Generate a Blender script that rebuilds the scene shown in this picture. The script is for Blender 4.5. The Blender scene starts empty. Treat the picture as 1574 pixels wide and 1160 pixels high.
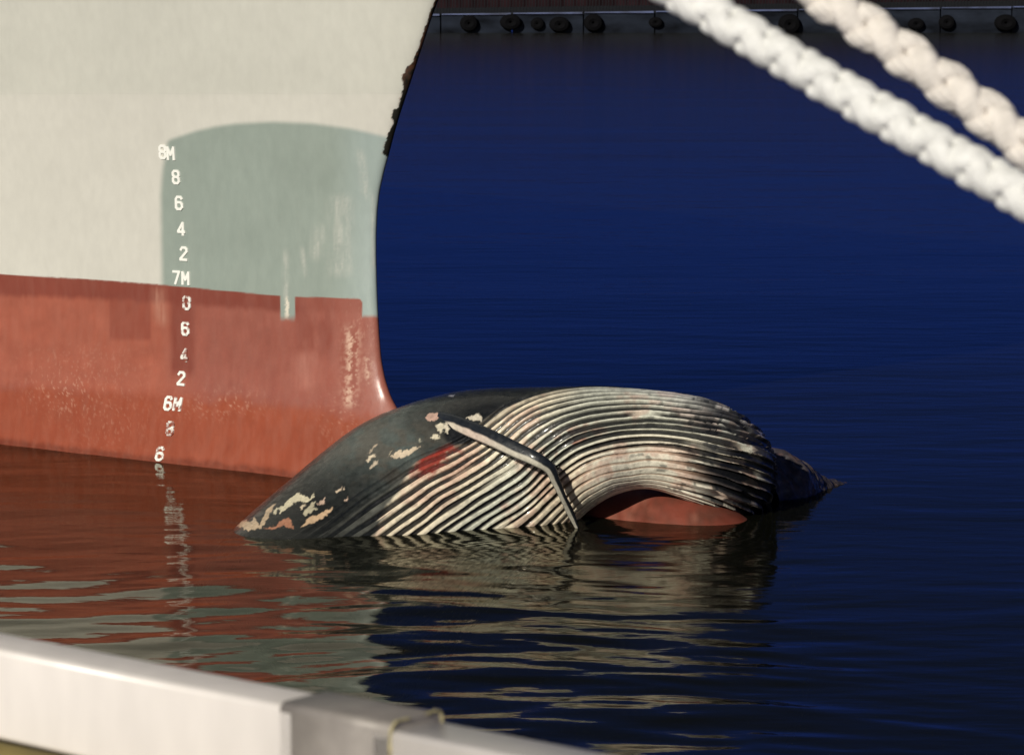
import bpy, math, random
import numpy as np
from mathutils import Vector

random.seed(7); rng = np.random.default_rng(7)
scene = bpy.context.scene
col = scene.collection

# ------------------------------------------------------------------ camera
H_CAM = 3.85; F_PX = 5000.0; PITCH = math.atan(600/5000.0)
cd = bpy.data.cameras.new('camera'); cam = bpy.data.objects.new('camera', cd); col.objects.link(cam)
cam.location = (0, 0, H_CAM); cam.rotation_euler = (math.pi/2-PITCH, 0, 0)
cd.sensor_fit = 'HORIZONTAL'; cd.sensor_width = 36.0; cd.lens = 36.0*F_PX/1574.0
cd.clip_start = 0.05; cd.clip_end = 4000
cd.dof.use_dof = True; cd.dof.focus_distance = 24.6; cd.dof.aperture_fstop = 11.0
scene.camera = cam

# ------------------------------------------------------------------ light
SUN_AZ = math.radians(26)      # to the left, behind the camera
SUN_EL = math.radians(24)
SUN_STRENGTH = 3.9
SKY_STRENGTH = 0.12
w = bpy.data.worlds.new('World'); scene.world = w; w.use_nodes = True
nt = w.node_tree; nt.nodes.clear()
wo = nt.nodes.new('ShaderNodeOutputWorld'); bg = nt.nodes.new('ShaderNodeBackground')
sk = nt.nodes.new('ShaderNodeTexSky'); sk.sky_type = 'NISHITA'; sk.sun_disc = False
sk.sun_elevation = SUN_EL; sk.sun_rotation = math.pi+SUN_AZ
sk.ozone_density = 3.0; sk.air_density = 1.0; sk.dust_density = 0.2
mx = nt.nodes.new('ShaderNodeMix'); mx.data_type = 'RGBA'; mx.blend_type = 'MULTIPLY'
mx.inputs[0].default_value = 1.0
mx.inputs[7].default_value = (0.050, 0.085, 0.25, 1)      # the blue of late dusk
nt.links.new(sk.outputs[0], mx.inputs[6]); 
mx2 = nt.nodes.new('ShaderNodeMix'); mx2.data_type = 'RGBA'; mx2.inputs[0].default_value = .80
# sky gradient added to tint water reflections: blue low down, duller and darker overhead
wtc = nt.nodes.new('ShaderNodeTexCoord'); wsx = nt.nodes.new('ShaderNodeSeparateXYZ'); nt.links.new(wtc.outputs['Generated'], wsx.inputs[0])
wr = nt.nodes.new('ShaderNodeValToRGB'); wr.color_ramp.interpolation = 'EASE'
wr.color_ramp.elements[0].position = .09; wr.color_ramp.elements[0].color = (.055, .19, 1.60, 1)
wr.color_ramp.elements[1].position = .60; wr.color_ramp.elements[1].color = (.07, .12, .20, 1)
wm_ = wr.color_ramp.elements.new(.25); wm_.color = (.08, .16, .55, 1)
wn_ = wr.color_ramp.elements.new(.15); wn_.color = (.065, .17, 1.0, 1)
nt.links.new(wsx.outputs[2], wr.inputs[0]); nt.links.new(wr.outputs[0], mx2.inputs[7])
nt.links.new(mx.outputs[2], mx2.inputs[6]); nt.links.new(mx2.outputs[2], bg.inputs[0])
bg.inputs[1].default_value = SKY_STRENGTH
nt.links.new(bg.outputs[0], wo.inputs[0])
sd = bpy.data.lights.new('sun', 'SUN'); sd.energy = SUN_STRENGTH; sd.angle = math.radians(0.6)
sd.color = (1.0, 0.945, 0.82)
so = bpy.data.objects.new('sun', sd); col.objects.link(so)
to_sun = Vector((-math.sin(SUN_AZ)*math.cos(SUN_EL), -math.cos(SUN_AZ)*math.cos(SUN_EL), math.sin(SUN_EL)))
so.rotation_euler = to_sun.to_track_quat('Z', 'Y').to_euler(); so.location = (-10, -15, 12)
vs = scene.view_settings
vs.view_transform = 'Standard'; vs.look = 'None'; vs.gamma = 1.0; vs.exposure = 0.0; vs.use_curve_mapping = False

# ------------------------------------------------------------------ helpers
cp, sp = math.cos(PITCH), math.sin(PITCH)
RIGHT = np.array([1., 0, 0]); FWD = np.array([0, cp, -sp]); UP = np.array([0, sp, cp])
CAM = np.array([0, 0, H_CAM])

def ray(x, y):
    return FWD + RIGHT*(x-787)/F_PX + UP*(580-y)/F_PX
def at_y(x, y, Y):                      # point of the world at ground distance Y
    r = ray(x, y); return CAM + r*(Y/r[1])
def at_z(x, y, z):
    r = ray(x, y); return CAM + r*((z-H_CAM)/r[2])
def project(P):
    d = P-CAM; dep = d@FWD
    return 787+F_PX*(d@RIGHT)/dep, 580-F_PX*(d@UP)/dep

def tag(o, label=None, cat=None, group=None, kind=None):
    if label: o['label'] = label
    if cat: o['category'] = cat
    if group: o['group'] = group
    if kind: o['kind'] = kind
    return o
def empty(name, loc=(0, 0, 0), rz=0):
    o = bpy.data.objects.new(name, None); col.objects.link(o)
    o.location = loc; o.rotation_euler = (0, 0, rz); o.empty_display_size = 0.2
    return o
def link(name, me, parent=None):
    o = bpy.data.objects.new(name, me); col.objects.link(o)
    if parent:
        o.parent = parent; o.matrix_parent_inverse = parent.matrix_basis.inverted()
    return o
def grid_faces(nu, nv, close_v=False, flip=False, off=0):
    i = np.arange(nu-1)[:, None]; jn = nv if close_v else nv-1
    j = np.arange(jn)[None, :]; j2 = (j+1) % nv
    a = i*nv+j; b = i*nv+j2; c = (i+1)*nv+j2; d = (i+1)*nv+j
    f = np.stack([a+0*j, b, c, d+0*j], -1).reshape(-1, 4)
    if flip: f = f[:, ::-1]
    return f+off
def mesh_np(name, V, F, mats, colors=None, smooth=True, attrs=None):
    me = bpy.data.meshes.new(name)
    V = np.asarray(V, dtype=np.float32); F = np.asarray(F, dtype=np.int32)
    me.vertices.add(len(V)); me.vertices.foreach_set('co', V.ravel())
    k = F.shape[1]
    me.loops.add(F.size); me.loops.foreach_set('vertex_index', F.ravel())
    me.polygons.add(len(F)); me.polygons.foreach_set('loop_start', np.arange(len(F), dtype=np.int32)*k)
    me.update(calc_edges=True)
    me.polygons.foreach_set('use_smooth', np.full(len(F), smooth))
    if colors is not None:
        ca = me.color_attributes.new('paint', 'FLOAT_COLOR', 'POINT')
        c4 = np.ones((len(V), 4), dtype=np.float32); c4[:, :colors.shape[1]] = colors
        ca.data.foreach_set('color', c4.ravel())
    for n, a in (attrs or {}).items():
        at = me.attributes.new(n, 'FLOAT', 'POINT'); at.data.foreach_set('value', np.asarray(a, dtype=np.float32))
    for m in (mats if isinstance(mats, list) else [mats]): me.materials.append(m)
    me.validate()
    return me

_perm = rng.random((256, 256))
def vnoise(x, y, seed=0):
    x = np.asarray(x, float)+seed*17.31; y = np.asarray(y, float)+seed*9.77
    xi = np.floor(x).astype(int); yi = np.floor(y).astype(int)
    fx = x-xi; fy = y-yi; fx = fx*fx*(3-2*fx); fy = fy*fy*(3-2*fy)
    g = lambda a, b: _perm[a & 255, b & 255]
    return (g(xi, yi)*(1-fx)+g(xi+1, yi)*fx)*(1-fy)+(g(xi, yi+1)*(1-fx)+g(xi+1, yi+1)*fx)*fy
def fbm(x, y, seed=0, o=4):
    s = 0; a = .5; t = 0
    for k in range(o):
        s = s+a*vnoise(np.asarray(x)*2**k, np.asarray(y)*2**k, seed+k*3); t += a; a *= .5
    return s/t
def sstep(a, b, x):
    t = np.clip((x-a)/(b-a), 0, 1); return t*t*(3-2*t)
def lerp(A, B, t):
    t = np.asarray(t)[..., None]; return A*(1-t)+B*t
def polydist(px, py, poly):
    """signed distance to polygon in pixels, + inside"""
    poly = np.array(poly, float); n = len(poly)
    d = np.full(px.shape, 1e9); ins = np.zeros(px.shape, bool)
    for i in range(n):
        a = poly[i]; b = poly[(i+1) % n]; e = b-a
        t = np.clip(((px-a[0])*e[0]+(py-a[1])*e[1])/(e@e+1e-9), 0, 1)
        d = np.minimum(d, np.hypot(px-a[0]-t*e[0], py-a[1]-t*e[1]))
        if a[1] != b[1]:
            c = ((a[1] > py) != (b[1] > py)) & (px < e[0]*(py-a[1])/e[1]+a[0])
            ins ^= c
    return np.where(ins, d, -d)
def catmull(K, t):
    """K (n,m) control rows at integer params, t array in 0..n-1"""
    K = np.asarray(K, float); n = len(K)
    i = np.clip(np.floor(t).astype(int), 0, n-2); f = (t-i)[:, None]
    p0 = K[np.clip(i-1, 0, n-1)]; p1 = K[i]; p2 = K[i+1]; p3 = K[np.clip(i+2, 0, n-1)]
    return .5*((2*p1)+(-p0+p2)*f+(2*p0-5*p1+4*p2-p3)*f*f+(-p0+3*p1-3*p2+p3)*f**3)

# ------------------------------------------------------------------ materials
def material(name, base=(.5, .5, .5), rough=.5, metal=0.0, attr=None, bump=None, spec=.5, vary=None, coat=0.0, rough_vary=None):
    m = bpy.data.materials.new(name); m.use_nodes = True
    n = m.node_tree; b = n.nodes['Principled BSDF']; L = n.links
    b.inputs['Base Color'].default_value = (*base, 1); b.inputs['Roughness'].default_value = rough
    b.inputs['Metallic'].default_value = metal; b.inputs['Specular IOR Level'].default_value = spec
    b.inputs['Coat Weight'].default_value = coat; b.inputs['Coat Roughness'].default_value = .12
    tc = n.nodes.new('ShaderNodeTexCoord')
    src = None
    if attr:
        a = n.nodes.new('ShaderNodeAttribute'); a.attribute_name = attr; src = a.outputs['Color']
    if vary:
        scale, amt = vary[:2]
        no = n.nodes.new('ShaderNodeTexNoise'); no.inputs['Scale'].default_value = scale; no.inputs['Detail'].default_value = 6
        mp = n.nodes.new('ShaderNodeMapping'); L.new(tc.outputs['Object'], mp.inputs[0])
        if len(vary) > 2: mp.inputs['Scale'].default_value = vary[2]
        L.new(mp.outputs[0], no.inputs['Vector'])
        mr = n.nodes.new('ShaderNodeMapRange'); mr.inputs[1].default_value = .3; mr.inputs[2].default_value = .7
        mr.inputs[3].default_value = 1-amt; mr.inputs[4].default_value = 1+amt
        L.new(no.outputs[0], mr.inputs[0])
        mm = n.nodes.new('ShaderNodeMix'); mm.data_type = 'RGBA'; mm.blend_type = 'MULTIPLY'; mm.inputs[0].default_value = 1
        cmb = n.nodes.new('ShaderNodeCombineColor')
        for q in range(3): L.new(mr.outputs[0], cmb.inputs[q])
        if src: L.new(src, mm.inputs[6])
        else: mm.inputs[6].default_value = (*base, 1)
        L.new(cmb.outputs[0], mm.inputs[7]); src = mm.outputs[2]
    if src: L.new(src, b.inputs['Base Color'])
    if rough_vary:
        no = n.nodes.new('ShaderNodeTexNoise'); no.inputs['Scale'].default_value = rough_vary[0]; no.inputs['Detail'].default_value = 5
        mp = n.nodes.new('ShaderNodeMapping'); L.new(tc.outputs['Object'], mp.inputs[0])
        if len(rough_vary) > 3: mp.inputs['Scale'].default_value = rough_vary[3]
        L.new(mp.outputs[0], no.inputs['Vector'])
        mr = n.nodes.new('ShaderNodeMapRange'); mr.inputs[1].default_value = .35; mr.inputs[2].default_value = .65
        mr.inputs[3].default_value = rough_vary[1]; mr.inputs[4].default_value = rough_vary[2]
        L.new(no.outputs[0], mr.inputs[0]); L.new(mr.outputs[0], b.inputs['Roughness'])
    if bump:
        prev = None
        for (scale, dist, sc3) in bump:
            no = n.nodes.new('ShaderNodeTexNoise'); no.inputs['Scale'].default_value = scale; no.inputs['Detail'].default_value = 5
            mp = n.nodes.new('ShaderNodeMapping'); mp.inputs['Scale'].default_value = sc3
            L.new(tc.outputs['Object'], mp.inputs[0]); L.new(mp.outputs[0], no.inputs['Vector'])
            bp = n.nodes.new('ShaderNodeBump'); bp.inputs['Distance'].default_value = dist; bp.inputs['Strength'].default_value = 1
            L.new(no.outputs[0], bp.inputs['Height'])
            if prev: L.new(prev.outputs[0], bp.inputs['Normal'])
            prev = bp
        L.new(prev.outputs[0], b.inputs['Normal'])
    return m

M_hull = material('hull_paint', attr='paint', rough=.42, bump=[(1.1, .012, (1, 1, 1)), (60, .0006, (1, 1, .4))], vary=(14, .03, (1, 1, .6)), rough_vary=(14, .3, .55, (1, 1, .3)))
M_mark = material('draft_mark_paint', (.88, .87, .82), .5, attr='paint', bump=[(120, .001, (1, 1, 1))])
M_whale = material('whale_skin', attr='paint', rough=.38, spec=.3, bump=[(55, .0018, (1, 1, 1)), (9, .002, (1, 1, 1))], coat=.22, vary=(30, .16), rough_vary=(22, .25, .55))
M_rope = material('rope_fibre', (.84, .84, .81), .9, vary=(60, .12), bump=[(500, .0018, (1, 1, 1))])
M_rope2 = material('rope_fibre_warm_lit', (.80, .75, .69), .9, vary=(50, .12), bump=[(500, .0018, (1, 1, 1))])  # warmer lamplight on the upper rope is put into this colour
M_rail = material('rail_white_paint', (.82, .77, .73), .3, vary=(16, .06, (1, 1, .3)), bump=[(14, .0006, (1, 1, 1))])
M_sleeve = material('sleeve_galvanised_steel', (.32, .29, .265), .5, metal=.1, vary=(24, .12), bump=[(90, .0004, (1, 1, 1))])
M_sealant = material('yellowed_sealant', (.46, .40, .22), .5, vary=(90, .3))
M_yellow = material('yellow_kerb_paint', (.42, .34, .12), .7, vary=(12, .3), bump=[(60, .002, (1, 1, 1))])
M_quayconc = material('quay_concrete', (.12, .11, .09), .85, vary=(8, .25), bump=[(40, .004, (1, 1, 1))])
M_wharf = material('unlit_wharf_concrete', (.011, .014, .022), .9, spec=.08, vary=(.35, .75, (1, 1, 2.5)), bump=[(3, .02, (1, 1, 1))])  # far wharf colours are very dark to paint in the missing lamplight
M_cap = material('wharf_cap_steel', (.05, .065, .14), .5, vary=(.5, .7))
M_tyre = material('tyre_rubber', (.003, .003, .004), .95, spec=.1)
M_fence = material('dark_steel_bars', (.006, .007, .010), .8, spec=.2)
M_shed = material('dull_red_cladding', (.014, .006, .008), .9, spec=.1, vary=(.4, .5))
M_bed = material('harbour_silt', (.010, .014, .012), .95)

# ------------------------------------------------------------------ water
def water_material():
    m = bpy.data.materials.new('harbour_water'); m.use_nodes = True
    n = m.node_tree; n.nodes.clear(); L = n.links
    out = n.nodes.new('ShaderNodeOutputMaterial')
    gl = n.nodes.new('ShaderNodeBsdfGlossy'); gl.inputs['Roughness'].default_value = .035; gl.inputs['Color'].default_value = (.80, .78, .69, 1)
    tr = n.nodes.new('ShaderNodeBsdfTransparent'); tr.inputs['Color'].default_value = (.85, .9, .86, 1)
    fr = n.nodes.new('ShaderNodeFresnel'); fr.inputs['IOR'].default_value = 1.333
    df = n.nodes.new('ShaderNodeBsdfDiffuse'); df.inputs['Color'].default_value = (.013, .014, .009, 1)     # silt in the water
    mb = n.nodes.new('ShaderNodeMixShader'); mb.inputs[0].default_value = .45
    L.new(tr.outputs[0], mb.inputs[1]); L.new(df.outputs[0], mb.inputs[2])
    # open water beyond the sheltered berth is ruffled by the breeze
    ge = n.nodes.new('ShaderNodeNewGeometry'); sx_ = n.nodes.new('ShaderNodeSeparateXYZ'); L.new(ge.outputs['Position'], sx_.inputs[0])
    mr = n.nodes.new('ShaderNodeMapRange'); mr.inputs[1].default_value = 25; mr.inputs[2].default_value = 90
    mr.inputs[3].default_value = .055; mr.inputs[4].default_value = .13; L.new(sx_.outputs[1], mr.inputs[0]); L.new(mr.outputs[0], gl.inputs['Roughness'])
    mix = n.nodes.new('ShaderNodeMixShader')
    tc = n.nodes.new('ShaderNodeTexCoord')
    prev = None
    for (s, d, sc) in ((1.6, .006, (.55, 1.4, 1)), (7.0, .0016, (.6, 1.3, 1)), (.12, .05, (.6, 1.6, 1)), (2.2, .006, (.5, 1.3, 1))):
        mp = n.nodes.new('ShaderNodeMapping'); mp.inputs['Scale'].default_value = sc
        no = n.nodes.new('ShaderNodeTexNoise'); no.inputs['Scale'].default_value = s; no.inputs['Detail'].default_value = 3
        bp = n.nodes.new('ShaderNodeBump'); bp.inputs['Distance'].default_value = d
        L.new(tc.outputs['Object'], mp.inputs[0]); L.new(mp.outputs[0], no.inputs['Vector']); L.new(no.outputs[0], bp.inputs['Height'])
        if prev: L.new(prev.outputs[0], bp.inputs['Normal'])
        prev = bp
    L.new(prev.outputs[0], gl.inputs['Normal']); L.new(prev.outputs[0], fr.inputs['Normal'])
    L.new(fr.outputs[0], mix.inputs[0]); L.new(mb.outputs[0], mix.inputs[1]); L.new(gl.outputs[0], mix.inputs[2])
    L.new(mix.outputs[0], out.inputs['Surface'])
    va = n.nodes.new('ShaderNodeVolumeAbsorption'); va.inputs['Color'].default_value = (.5, .28, .22, 1); va.inputs['Density'].default_value = 1.5
    L.new(va.outputs[0], out.inputs['Volume'])
    return m
M_water = water_material()

def build_water():
    xs = np.concatenate([[-1500, -400, -120, -50, -22, -12, -8], np.arange(-6, 6.01, .05), [8, 12, 22, 50, 120, 400, 1500]])
    ys = np.concatenate([[5.6, 8, 10], np.arange(11.5, 31, .04), [33, 37, 45, 60, 90, 150, 250, 500, 1500]])
    X, Y = np.meshgrid(xs, ys, indexing='ij')
    Z = np.zeros_like(X)
    r = np.random.default_rng(11)
    wx = X+.25*np.sin(Y*1.1+X*.3); wy = Y+.22*np.sin(X*1.3+.6*Y)
    for k in range(64):
        lam = .16*(1.4/.16)**(r.random()**.8); th = math.radians(90+r.normal(0, 17)); ph = r.random()*6.28
        kk = 2*math.pi/lam
        Z += (.0125/kk)*np.sin(kk*(wx*math.cos(th)+wy*math.sin(th))+ph)*(lam**.1)
    near = sstep(23.6, 18.5, Y)
    amp = .24+.76*near
    amp *= 1-.75*sstep(.6, 2.6, X+.35*(Y-18)*0)
    amp *= .55+.75*fbm(X*.35, Y*.5, 5)
    edge = sstep(6, 5, np.abs(X))*sstep(11.5, 12.5, Y)*sstep(31, 28, Y)
    Z *= amp*edge*1.15
    V = np.stack([X, Y, Z], -1).reshape(-1, 3); nu, nv = X.shape
    F = grid_faces(nu, nv, flip=True)
    # closed body: skirt down to a flat bottom
    ring = [i*nv for i in range(nu)]+[(nu-1)*nv+j for j in range(1, nv)]+[i*nv+nv-1 for i in range(nu-2, -1, -1)]+[j for j in range(nv-2, 0, -1)]
    base = len(V); low = V[ring].copy(); low[:, 2] = -5.0
    cen = np.array([[0, 50, -5.0]]); V2 = np.concatenate([V, low, cen]); m = len(ring)
    sk_ = [(ring[i], ring[(i+1) % m], base+(i+1) % m, base+i) for i in range(m)]
    me = mesh_np('water', V2, np.concatenate([F, np.array(sk_)]), M_water)
    # bottom as triangles through bmesh
    import bmesh
    bm = bmesh.new(); bm.from_mesh(me); bm.verts.ensure_lookup_table()
    for i in range(m): bm.faces.new((bm.verts[base+i], bm.verts[base+(i+1) % m], bm.verts[base+m]))
    bmesh.ops.recalc_face_normals(bm, faces=bm.faces)
    bm.to_mesh(me); bm.free()
    o = link('water', me); tag(o, kind='structure')
    me.polygons.foreach_set('use_smooth', np.array([p.center.z > -1 and abs(p.normal.z) > .5 for p in me.polygons]))
build_water()
sb = mesh_np('harbour_bed', [(-1600, 0, -5.2), (1600, 0, -5.2), (1600, 1600, -5.2), (-1600, 1600, -5.2)], [(0, 1, 2, 3)], M_bed, smooth=False)
tag(link('harbour_bed', sb), kind='structure')

# ------------------------------------------------------------------ ship
TH = math.radians(43)
AX = np.array([math.cos(TH), -math.sin(TH), 0]); NN = np.array([-math.sin(TH), -math.cos(TH), 0])   # forward; towards camera side
S0 = at_y(577, 458, 25.35); S0[2] = 0
def on_centre(x, y):                      # ray through the stem outline met with the centre plane
    r = ray(x, y); t = ((S0-CAM)@NN)/(r@NN); return CAM+r*t
stem_px = [(752, -150), (715, -80), (694, -40), (672, 0), (662, 27), (653, 55), (644, 82), (635, 110), (625, 140), (615, 170), (605, 203), (596, 238), (588, 268), (582, 295), (578.5, 325),
           (577, 360), (577, 400), (578, 440), (579.5, 480), (582, 520), (585, 555), (591, 585), (600, 612), (616, 640), (650, 668)]
st = np.array([[(lambda P: ((P-S0)@AX, P[2]))(on_centre(x, y))] for x, y in stem_px]).reshape(-1, 2)
st = st[np.argsort(st[:, 1])]
st_low = np.array([[1.25, -3.2], [1.2, -.6], [1.1, .0], [.85, .12]])
st = np.concatenate([st_low, st[st[:, 1] > .2]])
ztab = st[:, 1]; ttab = st[:, 0]
zs = np.concatenate([np.arange(-3.0, -.3, .1), np.arange(-.3, 4.9, .0095), np.arange(5.0, 10.1, .25)])
tz = np.interp(zs, ztab, ttab)+.42*np.clip(zs-ztab[-1], 0, 9)
k = np.ones(9)/9; tz = np.convolve(np.pad(tz, 4, mode='edge'), k, mode='valid')
def half_breadth(a, z):
    m = .125+.012*np.clip(z-2.6, 0, 9)
    rho = .028
    return np.sqrt((m*a)**2+2*rho*a)
# a runs from the stem aft; near side first (reversed), then the far side
a_near = np.concatenate([np.linspace(0, 1, 60)**2*.6, np.arange(.61, 5.6, .011), np.array([6, 8, 12, 20, 30])])
a_far = np.concatenate([np.linspace(0, 1, 30)[1:]**2*.6, np.array([.8, 1.2, 2, 4, 8, 14, 30])])
def hull_point(a, z, side, t):
    b = half_breadth(a, z)
    return S0[None, None, :]+(t-a)[..., None]*AX+side*b[..., None]*NN+z[..., None]*np.array([0, 0, 1.])
an = a_near[::-1]
Aall = np.concatenate([an, a_far]); side = np.concatenate([np.ones(len(an)), -np.ones(len(a_far))])
Ag, Zg = np.meshgrid(Aall, zs, indexing='ij'); Tg = np.meshgrid(Aall, tz, indexing='ij')[1]
P = hull_point(Ag, Zg, 1, Tg)
P = S0+(Tg-Ag)[..., None]*AX+(half_breadth(Ag, Zg)*side[:, None])[..., None]*NN+Zg[..., None]*np.array([0, 0, 1.])
HV = P.reshape(-1, 3); px, py = project(HV)
sx = np.interp(py, [p[1] for p in stem_px], [p[0] for p in stem_px])
nearside = (np.repeat(side, len(zs)) > 0)
def hull_colour(px, py, near):
    W = np.array([.615, .60, .545]); G = np.array([.285, .335, .30])
    R = np.array([.305, .098, .070]); RT = np.array([.215, .054, .036]); RL = np.array([.29, .069, .034])
    n1 = fbm(px*.01, py*.012, 1); n2 = fbm(px*.12, py*.02, 2); n3 = fbm(px*.3, py*.3, 3); n4 = fbm(px*.045, py*.05, 4)
    top = lerp(W, W*np.array([.945, .96, .95]), sstep(151, 139, py+4*(n4-.5)))
    top = top*(1+.10*(n1-.5))[..., None]
    top *= (1-.05*sstep(1.2, 0, np.abs(py-144)))[..., None]
    xl = np.interp(py, [200, 215, 260, 300, 437, 470], [262, 258, 250, 247, 249, 249])
    yt = np.interp(px, [250, 258, 300, 330, 360, 420, 480, 540, 600, 640], [221, 216, 202, 195, 190.5, 187.5, 190, 198, 212, 226])
    gm = sstep(-6, 6, px-xl)*sstep(-5, 5, py-yt)
    g = G*(1+.14*(n1-.5)+.03*(n2-.5))[..., None]
    g = lerp(g, np.array([.36, .435, .43])*np.ones_like(g), .6*sstep(500, 575, px))
    # pale scrapes rubbed through the grey
    def streak(x0, x1, y0, y1, sl=0., s=1):
        xx = px-sl*(py-y0); c = (x0+x1)/2; h = (x1-x0)/2
        return np.exp(-((xx-c)/h)**2)*sstep(y0-8, y0+12, py)*sstep(y1+8, y1-12, py)*(.1+1.5*fbm(px*.30, py*.025, s+20))
    pale = np.zeros_like(px)
    for args in ((548, 560, 232, 305, .12, 1), (508, 540, 300, 425, 0, 2), (519, 530, 340, 420, 0, 3), (434, 443, 385, 470, .03, 4), (460, 468, 380, 425, .1, 5),
                 (482, 500, 345, 400, -.1, 6), (570, 577, 300, 420, 0, 7)):
        pale = np.maximum(pale, streak(*args))
    pale *= .3+.7*sstep(.35, .65, n3*.35+fbm(px*.25, py*.03, 77)*.65)
    g = lerp(g, W, np.clip(pale*.45, 0, .6))
    c = lerp(top, g, gm)
    wet = streak(30, 60, 350, 420, 0, 9)*.25+streak(95, 120, 300, 415, 0, 10)*.2
    c = lerp(c, W*1.03, np.clip(wet*(1-gm), 0, 1))
    # red antifouling
    yb = np.interp(px, [-200, 0, 120, 245, 340, 430, 500, 560], [409, 421, 428, 437, 446, 454.5, 457, 458.5])+.9*(fbm(px*.15, py*0, 6)-.5)
    yl = np.interp(px, [-200, 0, 200, 400, 520, 600], [570, 590, 603, 616, 636, 660])
    r = lerp(R*np.ones(px.shape+(3,)), RL, sstep(-16, 14, py-yl+26*(n4-.5)))
    r = r*(1+.20*(n1-.5)+.08*(n2-.5)+.14*(n4-.5)+.10*(n3-.5))[..., None]
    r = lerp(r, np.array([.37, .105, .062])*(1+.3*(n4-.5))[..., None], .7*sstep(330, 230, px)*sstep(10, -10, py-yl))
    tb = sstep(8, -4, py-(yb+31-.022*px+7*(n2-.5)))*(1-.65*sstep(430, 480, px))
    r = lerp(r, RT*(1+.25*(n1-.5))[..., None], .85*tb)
    def box(x0, x1, y0, y1, s=4.):
        q = 3*(n4-.5)
        return sstep(-s, s, px-x0+q)*sstep(-s, s, x1-px+q)*sstep(-s, s, py-y0)*sstep(-s*2, s*2, y1-py+q*2)
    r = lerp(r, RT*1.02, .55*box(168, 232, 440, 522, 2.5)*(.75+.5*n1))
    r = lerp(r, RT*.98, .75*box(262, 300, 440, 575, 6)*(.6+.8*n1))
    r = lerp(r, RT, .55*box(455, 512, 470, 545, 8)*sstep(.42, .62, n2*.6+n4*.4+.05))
    r = lerp(r, np.array([.50, .25, .18]), .55*streak(234, 252, 442, 500, .1, 11))
    sc = .6*sstep(.62, .74, fbm(px*.42, py*.22, 31))
    for (cx, cy, rx, ry, s_) in ((95, 605, 45, 28, .9), (170, 640, 60, 60, .3), (345, 622, 60, 22, .7), (520, 640, 30, 40, .5), (120, 560, 90, 30, .3), (560, 500, 30, 40, .4)):
        r = lerp(r, np.array([.62, .36, .26]), s_*sc*np.exp(-(((px-cx)/rx)**2+((py-cy)/ry)**2)))
    sc2 = np.maximum(streak(530, 552, 500, 625, -.02, 12), .6*streak(558, 572, 545, 590, 0, 13))*sstep(.40, .60, n3*.6+n2*.4)  # pale scrapes that also paint in part of the stem's highlight
    r = lerp(r, np.array([.72, .50, .38]), np.clip(.8*sc2, 0, .9))
    r = lerp(r, np.array([.50, .22, .17]), .4*streak(455, 485, 540, 600, 0, 14))
    # wet dark tide band right above the water
    redm = sstep(-.9, .9, py-yb)
    corner = np.hypot(np.clip(px-549, 0, 99), np.clip(yb+8-py, 0, 99))
    redm *= np.where(py < 489, sstep(8.5, 7, corner), 1)
    redm = np.maximum(redm, sstep(483, 491, py+5*(n4-.5)))
    notch = sstep(-1, 1, px-431)*sstep(-1, 1, 453.5-px)*sstep(496, 482, py+6*(n3-.5))
    redm *= (1-notch)
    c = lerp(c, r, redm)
    wn = sstep(3.5, 1, np.abs(px-441-1.5*(n3-.5)*4))*sstep(452, 462, py)*sstep(494, 480, py)
    c = lerp(c, np.array([.82, .74, .62]), .8*wn)
    return c
cols = hull_colour(px, py, nearside)
# bare, rusty stem edge
d = sx-px; near_w = np.interp(py, [-200, 0, 55, 80, 98, 104, 122, 126, 134, 150, 166, 169, 182, 188, 205, 222, 236, 239, 243], [5, 3.5, 3.5, 4, 6, 12, 14, 9, 7, 5.5, 4, 11, 10, 4, 7, 9, 9, 4, -3])
wob = 5.0*(fbm(px*.28, py*.28, 41)-.5)
zz = HV[:, 2]
cols *= (1-.34*sstep(.055, .0, zz-.05*(fbm(px*.05, py*0, 140)-.5)-.02)*(.6+.8*fbm(px*.2, py*.2, 141)))[:, None]     # wet, slimy band
chip = sstep(.8, -.8, d-near_w-wob)*(py < 243)
rust = lerp(np.array([.012, .011, .008])*np.ones((len(px), 3)), np.array([.085, .035, .018]), sstep(150, 90, py)*sstep(.3, .6, fbm(px*.2, py*.2, 42)))
pk = sstep(.9, -.2, np.abs(d-near_w-wob-1.2))*sstep(.5, .6, fbm(px*.05, py*.06, 44))
cols = lerp(cols, np.array([.36, .2, .15]), .6*pk*(py < 243))
cols = lerp(cols, rust, chip)
ship = empty('moored_ship', tuple(S0))
tag(ship, 'moored ship seen from the bow with pale upper hull, grey sprayed patch and red underbody', 'ship')
hull = link('hull', mesh_np('hull', HV, grid_faces(len(Aall), len(zs)), M_hull, cols), ship)

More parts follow.
